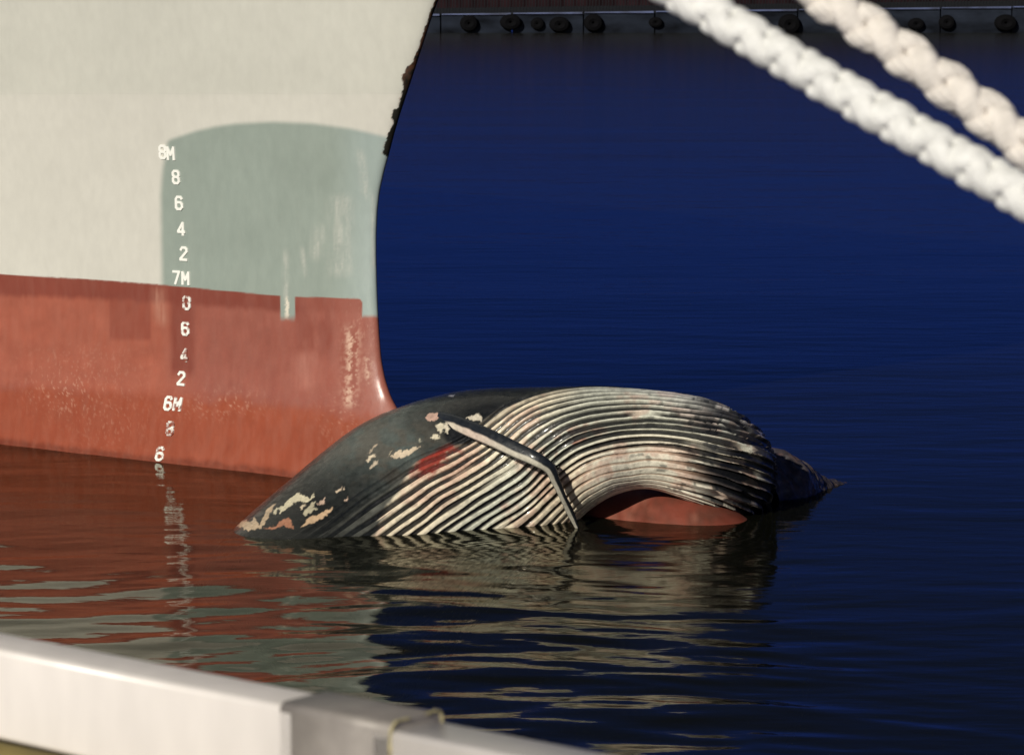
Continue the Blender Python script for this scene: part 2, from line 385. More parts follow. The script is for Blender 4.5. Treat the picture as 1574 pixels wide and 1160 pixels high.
# bulbous bow, awash under the whale
def build_bulb():
    nu, nv = 120, 72; BA = math.radians(37.5); bx_ = np.array([math.cos(BA), -math.sin(BA), 0]); bn_ = np.array([-math.sin(BA), -math.cos(BA), 0])
    u = np.linspace(0, 1, nu); tt = -1.6+5.6*u            # along the axis from the stem
    nose = 3.95
    rr = np.where(tt < 1.5, 1, np.sqrt(np.clip(1-(np.clip(tt-1.5, 0, 9)/(nose-1.5))**4.5, 0, 1)))
    th = np.linspace(0, 2*math.pi, nv, endpoint=False)
    grow = sstep(-1.8, .6, tt)
    Rv = 1.24*rr*(.55+.45*grow); Rh = .80*rr*(.2+.8*grow)
    zc = -1.0-.15*(1-grow)
    V = S0+tt[:, None, None]*bx_+(Rh[:, None]*np.cos(th))[..., None]*bn_+(zc[:, None]+Rv[:, None]*np.sin(th))[..., None]*np.array([0, 0, 1.])
    V = V.reshape(-1, 3); x, y = project(V)
    c = np.array([.20, .050, .032])*(1+.6*(fbm(x*.03, y*.05, 60)-.5))[:, None]
    c = lerp(c, np.array([.07, .04, .028]), .45*sstep(.45, .68, fbm(x*.03+y*.03, y*.06, 61)))
    c = lerp(c, np.array([.40, .16, .11]), .35*sstep(.58, .70, fbm(x*.05+y*.09, y*.03-x*.02, 62)))
    return mesh_np('bulbous_bow', V, grid_faces(nu, nv, True, flip=True), M_hull, c)
link('bulbous_bow', build_bulb(), ship)

# draft marks: raised, painted numerals with worn paint
GL = {  # strokes on a 4 x 7 field, origin bottom left
 '8': [[(1, 3.6), (.1, 4.6), (.1, 6), (1, 7), (3, 7), (3.9, 6), (3.9, 4.6), (3, 3.6), (1, 3.6), (.1, 2.6), (.1, 1), (1, 0), (3, 0), (3.9, 1), (3.9, 2.6), (3, 3.6)]],
 '6': [[(3.7, 5.9), (3, 7), (1, 7), (.1, 5.8), (.1, 1), (1, 0), (3, 0), (3.9, 1), (3.9, 2.8), (3, 3.9), (1, 3.9), (.1, 3)]],
 '4': [[(2.9, 0), (2.9, 7), (.1, 2.3), (.1, 1.8), (4.1, 1.8)]],
 '2': [[(.1, 5.6), (1, 7), (3, 7), (3.9, 6), (3.9, 4.8), (.1, .6), (.1, 0), (4, 0)]],
 '7': [[(0, 7), (4, 7), (1.5, 0)]],
 'M': [[(0, 0), (0, 7), (2, 2.6), (4, 7), (4, 0)]]}
near_grid = P[:len(an)]           # near side surface points
gx, gy = project(near_grid.reshape(-1, 3)); gx = gx.reshape(near_grid.shape[:2]); gy = gy.reshape(gx.shape)
def hull_at(x, y):
    d2 = (gx-x)**2+(gy-y)**2; i, j = np.unravel_index(np.argmin(d2), d2.shape)
    return an[i], zs[j]
hz = lambda z: np.interp(z, zs, tz)
def hp(s, z):                     # s measured aft of a fixed upright line so numerals stay upright
    a = s+hz(z); b = half_breadth(np.array(a), np.array(z))
    return S0+(hz(z)-a)*AX+float(b)*NN+z*np.array([0, 0, 1.])
def mark(ch, cx, cy, hpx=19.5, wear=0.):
    a, z = hull_at(cx, cy); s = a-hz(z)
    hh = .098*hpx/19.5; sc = hh/7; wd = sc*1.15; hw = .72
    Vn, Fn = [], []
    out = NN*.99+np.array([0, 0, .0])
    def add_quad(p, q, r):
        dx, dy = q[0]-p[0], q[1]-p[1]; l = math.hypot(dx, dy); nx, ny = -dy/l*r, dx/l*r; ex, ey = dx/l*r*.55, dy/l*r*.55
        n = max(2, int(l/1.0)+1); b0 = len(Vn); zo = .0075+.0005*(b0 % 97)/12
        for k_ in range(n+1):
            f = k_/n; x_ = p[0]-ex+(dx+2*ex)*f; y_ = p[1]-ey+(dy+2*ey)*f
            for (sx_, o_) in ((1, -.003), (1, zo), (-1, zo), (-1, -.003)):
                u_ = (x_+nx*sx_-2)*wd; v_ = (y_+ny*sx_-3.5)*sc
                Vn.append(hp(s-u_*1.0, z+v_)+out*o_)
        for k_ in range(n):
            for m_ in range(3): Fn.append((b0+k_*4+m_, b0+(k_+1)*4+m_, b0+(k_+1)*4+m_+1, b0+k_*4+m_+1))
        Fn.append((b0, b0+1, b0+2, b0+3)); e = b0+n*4; Fn.append((e+3, e+2, e+1, e))
    for poly in GL[ch]:
        for p, q in zip(poly, poly[1:]): add_quad(p, q, hw)
    V = np.array(Vn); x, y = project(V)
    wn = fbm(x*.22, y*.22, 70+int(cy))
    cw = np.array([.88, .88, .83])*np.ones((len(V), 3))
    c = lerp(cw, np.array([.25, .065, .04]), sstep(-.04, .04, wear-wn))
    # subdivide finely in colour by building more verts is unneeded: strokes are a few pixels wide
    o = link('draft_mark', mesh_np('draft_mark', V, np.array(Fn), M_mark, c, smooth=False), ship)
    return o
for ch, x, y, wr in (('8', 250, 234.5, 0), ('M', 263.5, 237, 0), ('8', 270.5, 273, 0), ('6', 276, 312.5, 0), ('4', 280, 351, 0), ('2', 283, 390, 0), ('7', 272, 426, 0), ('M', 286.5, 428, 0),
                     ('8', 287, 465.5, .43), ('6', 286, 505, .40), ('4', 284, 545, .50), ('2', 280, 581.5, .26), ('6', 259, 618.5, .28), ('M', 273, 620, .40), ('8', 262, 658, .50), ('6', 247, 697, .42)):
    mark(ch, x, y, wear=wr)

# ------------------------------------------------------------------ whale
# upper outline px, lower outline px, distance, pleat angles (start, middle, end)
WH = [  # ux, uy, lx, ly, Y, a0, a1, a2
 (300, 905, 400, 1010, 22.75, 60, 118, 190),
 (318, 862, 500, 1060, 22.8, 55, 118, 190),
 (350, 817, 610, 1085, 22.95, 50, 119, 190),
 (440, 738, 700, 1000, 23.4, 56, 121, 190),
 (560, 647, 790, 900, 23.65, 61, 124, 190),
 (690, 603, 858, 830, 23.65, 57, 126, 190),
 (840, 593.5, 925, 772, 23.35, 20, 114, 187),
 (980, 596.5, 985, 752, 23.40, -4, 108, 185),
 (1080, 610, 1063, 772, 23.45, -10, 104, 184),
 (1122, 631, 1104, 794, 23.62, -14, 102, 184),
 (1126, 651, 1112, 808, 23.95, -16, 100, 184),
 (1120, 680, 1112, 825, 24.40, -16, 100, 184),
 (1120, 720, 1120, 850, 24.80, -16, 100, 184)]
TILT = [0, 0, 0, 0, 0, 0, 0, 4, 24, 56, 86, 98, 100]
NP0, NP1 = 14, 9     # pleats in the upper and in the lower half
def build_whale():
    K = []
    for (ux, uy, lx, ly, Y, a0, a1, a2), tau in zip(WH, TILT):
        c = at_y((ux+lx)/2, (uy+ly)/2, Y); r = math.hypot(ux-lx, uy-ly)/2*Y/F_PX
        e = np.array([ux-lx, -(uy-ly)], dtype=float); e /= np.linalg.norm(e)
        K.append([*c, r, e[0], e[1], a0, a1, a2, math.radians(tau)])
    nu = 820
    t = np.linspace(0, len(K)-1, nu); Q = catmull(K, t)
    C = Q[:, :3]; r = Q[:, 3]; e2 = Q[:, 4:6]; e2 /= np.linalg.norm(e2, axis=1)[:, None]
    eu = e2[:, :1]*RIGHT+e2[:, 1:2]*UP
    ec = CAM-C; ec /= np.linalg.norm(ec, axis=1)[:, None]
    eu = eu-(eu*ec).sum(1)[:, None]*ec; eu /= np.linalg.norm(eu, axis=1)[:, None]
    side_ = np.cross(eu, ec); side_ *= np.sign(side_[:, :1])                  # across the body, to the right
    tl = Q[:, 9:10]; ec = np.cos(tl)*ec+np.sin(tl)*side_
    nb = 400; Lb = np.linspace(0, 1, nb)
    a0, a1, a2 = [np.radians(Q[:, k_])[:, None] for k_ in (6, 7, 8)]
    # smooth quadratic through the three angles at L=0,.5,1
    L_ = Lb[None, :]
    ang = a0*(1-L_)*(1-2*L_)+a1*4*L_*(1-L_)+a2*L_*(2*L_-1)
    Lk = np.concatenate([np.linspace(0, .55, 41)[1:], np.linspace(.55, 1, 262)[1:-1]])[None, :]
    angk = a2+(a0+2*math.pi-a2)*Lk
    A = np.concatenate([ang, angk], 1)
    gl = np.concatenate([np.where(L_ < .5, L_*2*NP0, NP0+(L_-.5)*2*NP1)+0*a0, np.full_like(angk, -1)], 1)
    T = np.repeat(t[:, None], A.shape[1], 1)
    base = C[:, None]+(r[:, None]*np.cos(A))[..., None]*eu[:, None]+(.98*r[:, None]*np.sin(A))[..., None]*ec[:, None]
    nrm = np.cos(A)[..., None]*eu[:, None]+np.sin(A)[..., None]*ec[:, None]
    x, y = project(base.reshape(-1, 3)); x = x.reshape(A.shape); y = y.reshape(A.shape)
    isb = gl >= 0
    # wandering pleats
    gw = gl+.34*(fbm(T*1.5, gl*.30, 80, 2)-.5)*2
    idx = np.floor(gw); fr = gw-idx
    rid = vnoise(idx*3.7+.5, T*1.1, 81)
    fade = sstep(2.6, 3.5, T)*sstep(-.3, .6, gl)*sstep(NP0+NP1, NP0+NP1-.8, gl)
    # lower belly on the right: pleats only hairlines
    soft = sstep(12.2, 14.0, gl+1.6*(fbm(T*4, gl*.3, 79)-.5))*sstep(850, 915, x)*sstep(1090, 1010, x+30*(rid-.5))
    wg = (.175+.035*sstep(1000,1100,x)+.05*sstep(760, 860, x-1.1*(y-660))+.06*rid)*(1-.68*soft)+.12*sstep(1040, 1160, x)*(vnoise(idx*5.1, T*4, 82)-.1)+.02
    off = .26*(vnoise(idx*9.13+.2, T*.7, 85)-.5); dd = np.abs(fr-.5-off)
    gs = sstep(.04, .20, vnoise(idx*5.71+.3, T*1.1, 86)+.25*sstep(760, 620, x))
    wg = wg+.03+.075*sstep(800, 900, x)*sstep(12.5, 9, gl)+.05*sstep(1010, 1080, x)*sstep(9, 12.5, gl); wg = wg*(.45+.55*gs); g = gs*sstep(wg+.035, wg-.035, dd)                      # 1 in the groove
    depth = (.022+.008*sstep(780, 900, x))*(1-.86*soft)
    disp = -depth*g*fade*isb+.004*(fbm(x*.03, y*.03, 83)-.5)*1.0+.012*(fbm(T*2.2, gl*.12+A, 84)-.5)
    ridge_dome = .002*np.cos((fr-0)*2*math.pi)*fade*isb*(1-soft)
    disp += ridge_dome
    # deflated dents on the dark flank
    P_ = base+disp[..., None]*nrm
    x, y = project(P_.reshape(-1, 3)); x = x.reshape(A.shape); y = y.reshape(A.shape)
    # ---------- colour
    n1 = fbm(x*.02, y*.02, 90); n2 = fbm(x*.09, y*.09, 91); n3 = fbm(x*.3, y*.3, 92)
    al = fbm(T*14, gl*1.6, 93)                                   # runs along the pleats
    dark = np.array([.019, .0215, .021])*(1+1.1*(n2-.5)+.7*(n1-.5))[..., None]
    mid = np.array([.066, .078, .073])*(1+.9*(n1-.5)+.5*(n2-.5))[..., None]
    brn = np.array([.10, .080, .062])
    m = np.exp(-(((x-600)/110)**2+((y-685)/55)**2))*1.1
    skin = lerp(dark, mid, np.clip(m*(.45+n1), 0, 1))
    skin = lerp(skin, brn, .5*np.clip(m, 0, 1)*sstep(.45, .65, fbm(x*.035, y*.05, 94)))
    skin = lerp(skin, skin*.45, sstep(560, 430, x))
    skin = lerp(skin, np.array([.008, .009, .011]), .92*np.exp(-(((x-745)/90)**2+((y-630)/28)**2)**1.5))  # shade around the flipper root painted in as black
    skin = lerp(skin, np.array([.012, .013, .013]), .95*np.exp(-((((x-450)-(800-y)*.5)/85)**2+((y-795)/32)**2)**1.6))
    cream = np.array([.80, .70, .53]); green = np.array([.58, .61, .52]); pink = np.array([.62, .37, .29])
    lav = np.array([.58, .57, .57]); greyr = np.array([.080, .082, .072])
    c = cream*np.ones(x.shape+(3,))
    c = lerp(c, green, .85*sstep(700, 800, x+.9*(y-740))*sstep(960, 860, x)*sstep(13.5, 10, gl+4*(n1-.5)))
    c = lerp(c, green*1.12, .75*sstep(860, 920, x)*sstep(13, 9, gl))
    c = lerp(c, np.array([.78, .74, .62]), .9*sstep(860, 940, x)*sstep(10, 14, gl))
    c = lerp(c, pink, .7*sstep(.50, .66, fbm(T*3.1, gl*.45, 95))*(.4+.6*(n2)))
    c = lerp(c, np.array([.42, .12, .07]), .75*sstep(.60, .72, fbm(T*5, gl*.9, 96))*np.exp(-(((x-885)/50)**2+((y-685)/28)**2)))
    c = lerp(c, lav, .75*sstep(960, 1130, x-1.0*(y-620))*sstep(12, 7, gl))
    c = lerp(c, np.array([.34, .19, .14]), .5*sstep(.5, .62, fbm(T*6, gl*.5, 97))*sstep(1080, 1130, x))
    c = lerp(c, np.array([.30, .19, .14]), .7*sstep(.42, .58, n2)*np.exp(-(((x-858)/28)**2+((y-745)/34)**2)))  # brown cast shadow of the flipper painted beside its tip
    # broken dark flecks on the ridges
    fl = sstep(.62, .72, fbm(T*6, idx*2.3+fr*.8, 98))
    c = lerp(c, np.array([.05, .055, .055]), .8*fl*(.35+.65*sstep(900, 1100, x)))
    c = c*(1+.35*(al-.5)+.25*(n3-.5))[..., None]
    # ridges stay dark left of the oblique pigment boundary
    bd = x-(575+(815-y)*.62)+14*(rid-.5)+10*(n2-.5)
    c = lerp(greyr*(1+.9*(al-.5))[..., None]*np.ones_like(c), c, sstep(-5, 6, bd))
    # upper rim of the pleated field near the back, behind the flipper
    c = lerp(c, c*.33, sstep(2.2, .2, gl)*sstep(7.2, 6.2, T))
    c = lerp(c, c*np.array([.50, .52, .60]), .8*sstep(5.5, .5, gl)*sstep(860, 980, x))  # weaker light on the top pleats put into their colour
    # purple-black right end, wide dark bands
    bnd = sstep(.43, .53, vnoise(T*2.3+.8*np.abs(fr-.5), idx*3.93, 99)+.12*(n2-.5))*sstep(1030, 1110, x)
    c = lerp(c, np.array([.022, .024, .030]), .93*bnd)
    c = lerp(c, np.array([.03, .03, .034]), sstep(1186, 1202, x+12*(n2-.5))*.7)
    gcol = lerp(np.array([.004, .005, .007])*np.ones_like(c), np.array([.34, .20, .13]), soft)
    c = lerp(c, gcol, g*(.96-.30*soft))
    # blood below the flipper root
    bl = polydist(x+5*(n3-.5), y+4*(n3-.5), [(662, 677), (688, 679), (703, 690), (684, 700), (674, 716), (655, 730), (637, 726), (648, 705), (664, 692)])
    bm_ = sstep(-9, 5, bl+22*(al-.5)+10*(n2-.5))
    c = lerp(c, np.array([.27, .014, .008]), .94*bm_*(1-.55*g))
    halo = np.exp(-(((x-690)/40)**2+((y-712)/22)**2)); c = lerp(c, np.array([.50, .24, .17]), .5*halo*(1-g)*(1-bm_))
    body = isb*fade
    upm = sstep(-.1, .5, gl-1.4*sstep(4.4, 3.6, T)-.5*rid)
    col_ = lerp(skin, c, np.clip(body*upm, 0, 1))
    col_ = lerp(col_, np.array([.008, .009, .011]), sstep(-4, 4, polydist(x, y, [(688, 650), (702, 660), (752, 674), (724, 682), (700, 686), (688, 680), (680, 670)])+6*(n2-.5)))  # black wedge painted for the shade below the flipper root
    # cream scars and patches
    PT = [([(352, 806), (366, 797), (378, 800), (381, 806), (372, 808), (360, 808)], (.34, .20, .14)),
          ([(366, 808), (372, 801), (386, 803), (390, 796), (395, 800), (399, 808), (402, 800), (408, 786), (414, 778), (424, 773), (420, 780), (411, 796), (403, 812), (380, 815)], (.48, .36, .24)),
          ([(418, 787), (424, 780), (436, 777), (448, 764), (458, 758), (470, 763), (476, 766), (483, 758), (481, 766), (473, 771), (462, 770), (452, 772), (440, 780), (431, 789), (427, 788), (431, 780), (424, 784), (421, 790)], (.62, .56, .40)),
          ([(461, 778), (467, 773), (468, 778), (462, 782)], (.6, .5, .36)),
          ([(466, 785), (478, 773), (486, 770), (480, 779), (488, 781), (474, 790), (466, 793)], (.42, .38, .27)),
          ([(462, 811), (474, 797), (490, 789), (508, 780), (512, 779), (507, 787), (490, 799), (472, 807)], (.55, .38, .24)),
          ([(488, 775), (497, 766), (500, 764), (498, 771), (491, 775)], (.5, .36, .28)),
          ([(516, 756), (523, 750), (527, 749), (525, 754), (518, 758)], (.6, .48, .36)),
          ([(407, 812), (425, 807), (433, 798), (444, 795), (447, 804), (452, 812), (445, 812), (438, 807), (420, 813)], (.38, .17, .10)),
          ([(529, 768), (535, 764), (533, 770)], (.5, .36, .28)),
          ([(655, 641), (661, 635), (671, 634), (678, 639), (672, 645), (664, 648), (657, 645)], (.52, .34, .27)),
          ([(685, 640), (690, 637), (694, 639), (692, 643), (686, 643)], (.6, .52, .42)),
          ([(670, 655), (676, 650), (682, 652), (683, 658), (678, 666), (673, 664)], (.66, .60, .46)),
          ([(683, 650), (687, 648), (690, 662), (687, 667), (683, 660)], (.62, .56, .44)),
          ([(663, 674), (666, 668), (671, 667), (677, 674), (668, 676)], (.64, .58, .44)),
          ([(716, 642), (727, 638), (738, 636), (741, 641), (742, 648), (730, 646)], (.58, .52, .42)),
          ([(571, 693), (576, 687), (581, 682), (577, 683), (571, 692)], (.5, .4, .3)),
          ([(562, 709), (568, 702), (577, 697), (573, 703), (565, 711)], (.66, .56, .42)),
          ([(567, 720), (573, 713), (582, 705), (578, 713), (570, 720)], (.5, .42, .32)),
          ([(566, 696), (571, 690), (576, 686), (573, 693)], (.4, .33, .25)),
          ([(601, 702), (610, 694), (616, 690), (618, 695), (630, 690), (645, 686), (640, 692), (628, 698), (618, 703), (606, 704)], (.66, .54, .40)),
          ([(596, 701), (604, 690), (600, 698)], (.5, .42, .3)),
          ([(690, 610), (699, 606), (695, 610)], (.3, .3, .33)),
          ([(643, 678), (645, 674), (647, 678)], (.4, .38, .3))]
    n3b = fbm(x*.22, y*.22, 131); n3c = fbm(x*.22, y*.22, 132)
    for poly, cc in PT:
        sd_ = polydist(x+8.0*(n3b-.5)+2*(n2-.5), y+7.0*(n3c-.5), poly)
        col_ = lerp(col_, np.array(cc)*(1+.35*(n3-.5))[..., None], sstep(-.8, .7, sd_))
    V = P_.reshape(-1, 3); colr = col_.reshape(-1, 3); n0, m0 = A.shape
    F = [grid_faces(n0, m0, True, flip=True)]
    # tail stock, mottled, trailing away behind the bend
    TL = [(1140, 780, 75, 24.5), (1182, 768, 78, 24.75), (1222, 772, 60, 24.95), (1260, 775, 44, 25.1), (1298, 780, 36, 25.2), (1335, 797, 26, 25.3), (1360, 820, 2, 25.4)]
    KT = [[*at_y(a, b, Y), rr*Y/F_PX] for a, b, rr, Y in TL]
    tt = np.linspace(0, len(KT)-1, 140); QT = catmull(KT, tt); th = np.linspace(0, 2*math.pi, 90, endpoint=False)
    CT = QT[:, :3]; rr = np.maximum(QT[:, 3], .01)
    tg = np.gradient(CT, axis=0); tg /= np.linalg.norm(tg, axis=1)[:, None]
    up = np.array([0, 0, 1.])-tg*tg[:, 2:3]; up /= np.linalg.norm(up, axis=1)[:, None]
    sd2 = np.cross(tg, up)
    lump = 1+.22*(fbm(np.repeat(tt[:, None], 90, 1)*2.5, np.cos(th)[None]*2+3+0*tt[:, None], 110)-.5)+.12*(fbm(np.repeat(tt[:, None], 90, 1)*9, np.cos(th)[None]*7+9+0*tt[:, None], 111)-.5)
    VT = (CT[:, None]+(rr[:, None]*lump*np.cos(th))[..., None]*up[:, None]+(rr[:, None]*lump*np.sin(th))[..., None]*sd2[:, None]).reshape(-1, 3)
    xt, yt_ = project(VT)
    nt1 = fbm(xt*.06, yt_*.07, 112); nt2 = fbm(xt*.16, yt_*.16, 113)
    ct = np.array([.055, .045, .05])*(1+1.4*(nt1-.5))[:, None]
    ct = lerp(ct, np.array([.20, .12, .10]), .5*sstep(.56, .72, nt2)); ct = lerp(ct, np.array([.20, .19, .20]), .4*sstep(.55, .7, fbm(xt*.1, yt_*.13, 114)))
    F.append(grid_faces(140, 90, True, off=len(V)))
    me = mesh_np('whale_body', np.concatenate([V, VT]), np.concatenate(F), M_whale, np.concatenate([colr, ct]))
    return me
whale = empty('whale', tuple(at_y(787, 720, 23.4)*np.array([1, 1, 0])))
tag(whale, 'dead whale draped over the ship bow, pale grooved throat turned to the viewer', 'whale')
link('body', build_whale(), whale)

def build_flipper():
    K = [(672, 640, 23.33, 8, 9), (694, 647, 23.22, 11, 9), (722, 659, 23.06, 12.5, 8), (755, 673, 22.90, 12.5, 7.5), (795, 692, 22.78, 12, 7), (825, 706, 22.72, 11, 7), (845, 720, 22.74, 9, 6.5),
         (855, 741, 22.80, 7.0, 5.5), (866, 765, 22.88, 5.6, 4.5), (876, 786, 22.97, 6, 4), (885, 806, 23.05, 4.0, 3), (892, 822, 23.1, 1.0, 1)]
    Kw = [[*at_y(a, b, Y), c*Y/F_PX, d_*Y/F_PX] for a, b, Y, c, d_ in K]
    n = 160; t = np.linspace(0, len(K)-1, n); Q = catmull(Kw, t); C = Q[:, :3]
    tg = np.gradient(C, axis=0); tg /= np.linalg.norm(tg, axis=1)[:, None]
    ec = CAM-C; ec /= np.linalg.norm(ec, axis=1)[:, None]
    w_ = np.cross(ec, tg); w_ /= np.linalg.norm(w_, axis=1)[:, None]     # in picture plane, across
    w_ *= np.sign(w_[:, 2:3])
    # tilt the blade a bit so its broad underside faces the viewer
    m = 56; th = np.linspace(0, 2*math.pi, m, endpoint=False)
    Rw = np.maximum(Q[:, 3], .004)[:, None]; Rt = np.maximum(Q[:, 4], .003)[:, None]
    V = C[:, None]+(Rw*np.cos(th))[..., None]*w_[:, None]+(Rt*np.sin(th)*.9)[..., None]*ec[:, None]
    V = V.reshape(-1, 3)
    u = np.repeat(t[:, None], m, 1); cc = np.cos(th)[None]+0*u
    nz = fbm(u*3, cc*2+5, 120); nf = fbm(u*14, cc*6+9, 121)
    dark = np.array([.014, .017, .022])*np.ones(u.shape+(3,)); pale = np.array([.52, .49, .41])*(1+.3*(nf-.5))[..., None]
    pale = lerp(pale, np.array([.66, .48, .41]), .6*np.exp(-((u-2.2)/1.0)**2)); pale = lerp(pale, np.array([.68, .60, .48]), .7*np.exp(-((u-1.2)/.5)**2))
    thr = np.interp(u, [0, 1, 2, 4, 5.5, 7, 9, 11], [-.5, -.15, -.1, -.2, -.2, 0, .1, .3])
    c = lerp(pale, dark, sstep(-.12, .12, cc-thr+.25*(nz-.5)))
    c = lerp(c, dark*2.0, sstep(-.84, -.93, cc)*.8)
    c = lerp(c, dark*1.2, sstep(1.0, .55, u+.4*(nz-.5)))
    return mesh_np('flipper', V, grid_faces(n, m, True), M_whale, c.reshape(-1, 3))
link('flipper', build_flipper(), whale)

# ------------------------------------------------------------------ mooring ropes (eight-strand plait)
def rope(points, rad, mat, label, phase):
    root = empty('mooring_rope', tuple(points[1])); tag(root, label, 'rope', 'ropes crossing the upper right')
    pts = np.array(points); seg = np.linspace(0, len(pts)-1, 1400); C = catmull(pts, seg)
    dl = np.r_[0, np.cumsum(np.linalg.norm(np.diff(C, axis=0), axis=1))]
    tg = np.gradient(C, axis=0); tg /= np.linalg.norm(tg, axis=1)[:, None]
    a = np.cross(tg, [0, 0, 1.]); a /= np.linalg.norm(a, axis=1)[:, None]; b = np.cross(a, tg)
    pitch = rad*4.6; R0 = rad*.57; rs = rad*.40
    for k_ in range(8):
        sgn = 1 if k_ < 4 else -1; j = (k_ % 4)//2; side_k = 1 if k_ % 2 else -1
        th = sgn*2*math.pi*dl/pitch+j*math.pi+(0 if sgn > 0 else math.pi/2)+phase+side_k*.36
        rr = R0+rad*.12*sgn*np.cos(4*math.pi*dl/pitch-math.pi/2)
        rr = rr*(1+.04*np.sin(dl*31+k_*2))
        P0 = C+(rr*np.cos(th))[:, None]*a+(rr*np.sin(th))[:, None]*b
        tt = np.gradient(P0, axis=0); tt /= np.linalg.norm(tt, axis=1)[:, None]
        rad_dir = np.cos(th)[:, None]*a+np.sin(th)[:, None]*b
        rad_dir -= (rad_dir*tt).sum(1)[:, None]*tt; rad_dir /= np.linalg.norm(rad_dir, axis=1)[:, None]
        s_dir = np.cross(tt, rad_dir)
        m = 26; ph = np.linspace(0, 2*math.pi, m, endpoint=False)
        tw = (dl/pitch*26)[:, None]                                      # yarns twisted inside each strand
        rs2 = rs*(1+.10*np.cos(6*(ph[None]+tw))+.03*np.sin(dl*57+k_*3)[:, None])
        V = P0[:, None]+(rs2*1.18*np.cos(ph))[..., None]*s_dir[:, None]+(rs2*.86*np.sin(ph))[..., None]*rad_dir[:, None]
        link('strand', mesh_np('strand', V.reshape(-1, 3), grid_faces(len(C), m, True, flip=True), mat), root)
def rp(x, y, Y): return at_y(x, y, Y)
rope([rp(300, -430, 4.75), rp(760, -175, 4.45), rp(1060, 0, 4.25), rp(1310, 150, 4.1), rp(1580, 307, 3.95), rp(2000, 570, 3.7)], .0262, M_rope,
     'bright white plaited mooring rope, the lower of the two crossing the upper right', .3)
rope([rp(560, -520, 5.1), rp(960, -222, 4.95), rp(1268, -4, 4.8), rp(1430, 112, 4.72), rp(1590, 233, 4.64), rp(2000, 560, 4.4)], .0325, M_rope2,
     'duller cream mooring rope, the upper of the two running to the right edge', 1.1)

# ------------------------------------------------------------------ quay rail in front
def prism_box(p, d, L0, L1, width, height, r, name, mat, parent, seg=4, ztop=0, nL=2, wob=0):
    """beam with rounded edges; p = front top edge point, d = direction; width goes backwards"""
    bk = np.array([-d[1], d[0], 0]);  bk = bk if bk[1] > 0 else -bk
    prof = []
    for (cx, cz, a0_) in ((r, -r, 180), (width-r, -r, 90), (width-r, -height+r, 0), (r, -height+r, -90)):
        for k_ in range(seg+1):
            a_ = math.radians(a0_-90*k_/seg); prof.append((cx+r*math.cos(a_), cz+r*math.sin(a_)))
    prof = np.array(prof); m = len(prof)
    us = np.linspace(L0, L1, nL); V = []
    for u in us:
        V.append(p+d*u+prof[:, :1]*bk+(prof[:, 1:2]+ztop)*np.array([0, 0, 1.]))
    V = np.concatenate(V)
    me = bpy.data.meshes.new(name)
    F = [tuple(int(v) for v in f) for f in grid_faces(nL, m, True)]+[tuple(range(m))[::-1], tuple(range((nL-1)*m, nL*m))]
    me.from_pydata([tuple(v) for v in V], [], F); me.materials.append(mat)
    import bmesh
    bm = bmesh.new(); bm.from_mesh(me); bmesh.ops.recalc_face_normals(bm, faces=bm.faces); bm.to_mesh(me); bm.free()
    for f in me.polygons: f.use_smooth = len(f.vertices) == 4
    return link(name, me, parent)
ZR = 2.90
pA = at_z(0, 998, ZR); pB = at_z(430, 1083, ZR)
dR = (pB-pA); LB = np.linalg.norm(dR); dR /= LB
pC = at_z(603, 1116, ZR); LC = (pC-pA)@dR
rail = empty('quay_rail', tuple(pA*np.array([1, 1, 0])+np.array([0, 0, 2.3])))
tag(rail, 'white painted box-section rail with grey steel sleeve at the lower left quay edge', 'railing')
prism_box(pA, dR, -1.6, LB+.02, .088, .134, .009, 'rail_beam', M_rail, rail)
o = prism_box(pA, dR, LB, LC, .100, .150, .011, 'coupling_sleeve', M_sleeve, rail, ztop=.004)
prism_box(pA-.000*dR, dR, LC-.03, LC+1.6, .088, .134, .009, 'rail_beam', M_rail, rail, ztop=-.005)
bkR = np.array([-dR[1], dR[0], 0]); bkR = bkR if bkR[1] > 0 else -bkR
def bead(u, ks, rr=.0035):
    # thin bead of yellowed sealant following the sleeve's cut edge
    pr = [(-.001, -.13), (-.001, -.05), (-.001, -.016), (.002, -.003), (.012, .005), (.035, .005)] if ks == 0 else [(.070, .005), (.088, .006), (.098, .001), (.101, -.012)]
    P0 = catmull([list(pA+dR*u+bkR*a_+np.array([0, 0, b_])) for a_, b_ in pr], np.linspace(0, len(pr)-1, 50))
    tt = np.gradient(P0, axis=0); tt /= np.linalg.norm(tt, axis=1)[:, None]
    s1 = np.repeat(dR[None], 50, 0); s2 = np.cross(tt, s1); ph = np.linspace(0, 2*math.pi, 8, endpoint=False)
    rv = rr*(.6+.8*fbm(np.arange(50)*.3, np.zeros(50)+u*9, 5))
    V = P0[:, None]+(rv[:, None]*np.cos(ph))[..., None]*s1[:, None]+(rv[:, None]*np.sin(ph))[..., None]*s2[:, None]
    link('sealant_bead', mesh_np('sealant_bead', V.reshape(-1, 3), grid_faces(50, 8, True), M_sealant), rail)
bead(LC, 0, .0021); bead(LC, 1, .0026)
# posts out of frame carry the rail
for u in (-1.2, LC+1.0):
    prism_box(pA+bkR*.02, dR, u, u+.05, .05, .60-.134, .006, 'rail_post', M_rail, rail, ztop=-.134)
# quay edge below
quay = link('quay', None) if False else prism_box(pA-bkR*1.9+np.array([0, 0, -.66]), dR, -8, 6, 2.02, 3.6, .03, 'quay', M_quayconc, None)
tag(quay, kind='structure')
kerb = prism_box(pA-bkR*.06+np.array([0, 0, -.158]), dR, -1.5, 3, .15, .50, .02, 'quay_kerb', M_yellow, None)
tag(kerb, kind='structure')

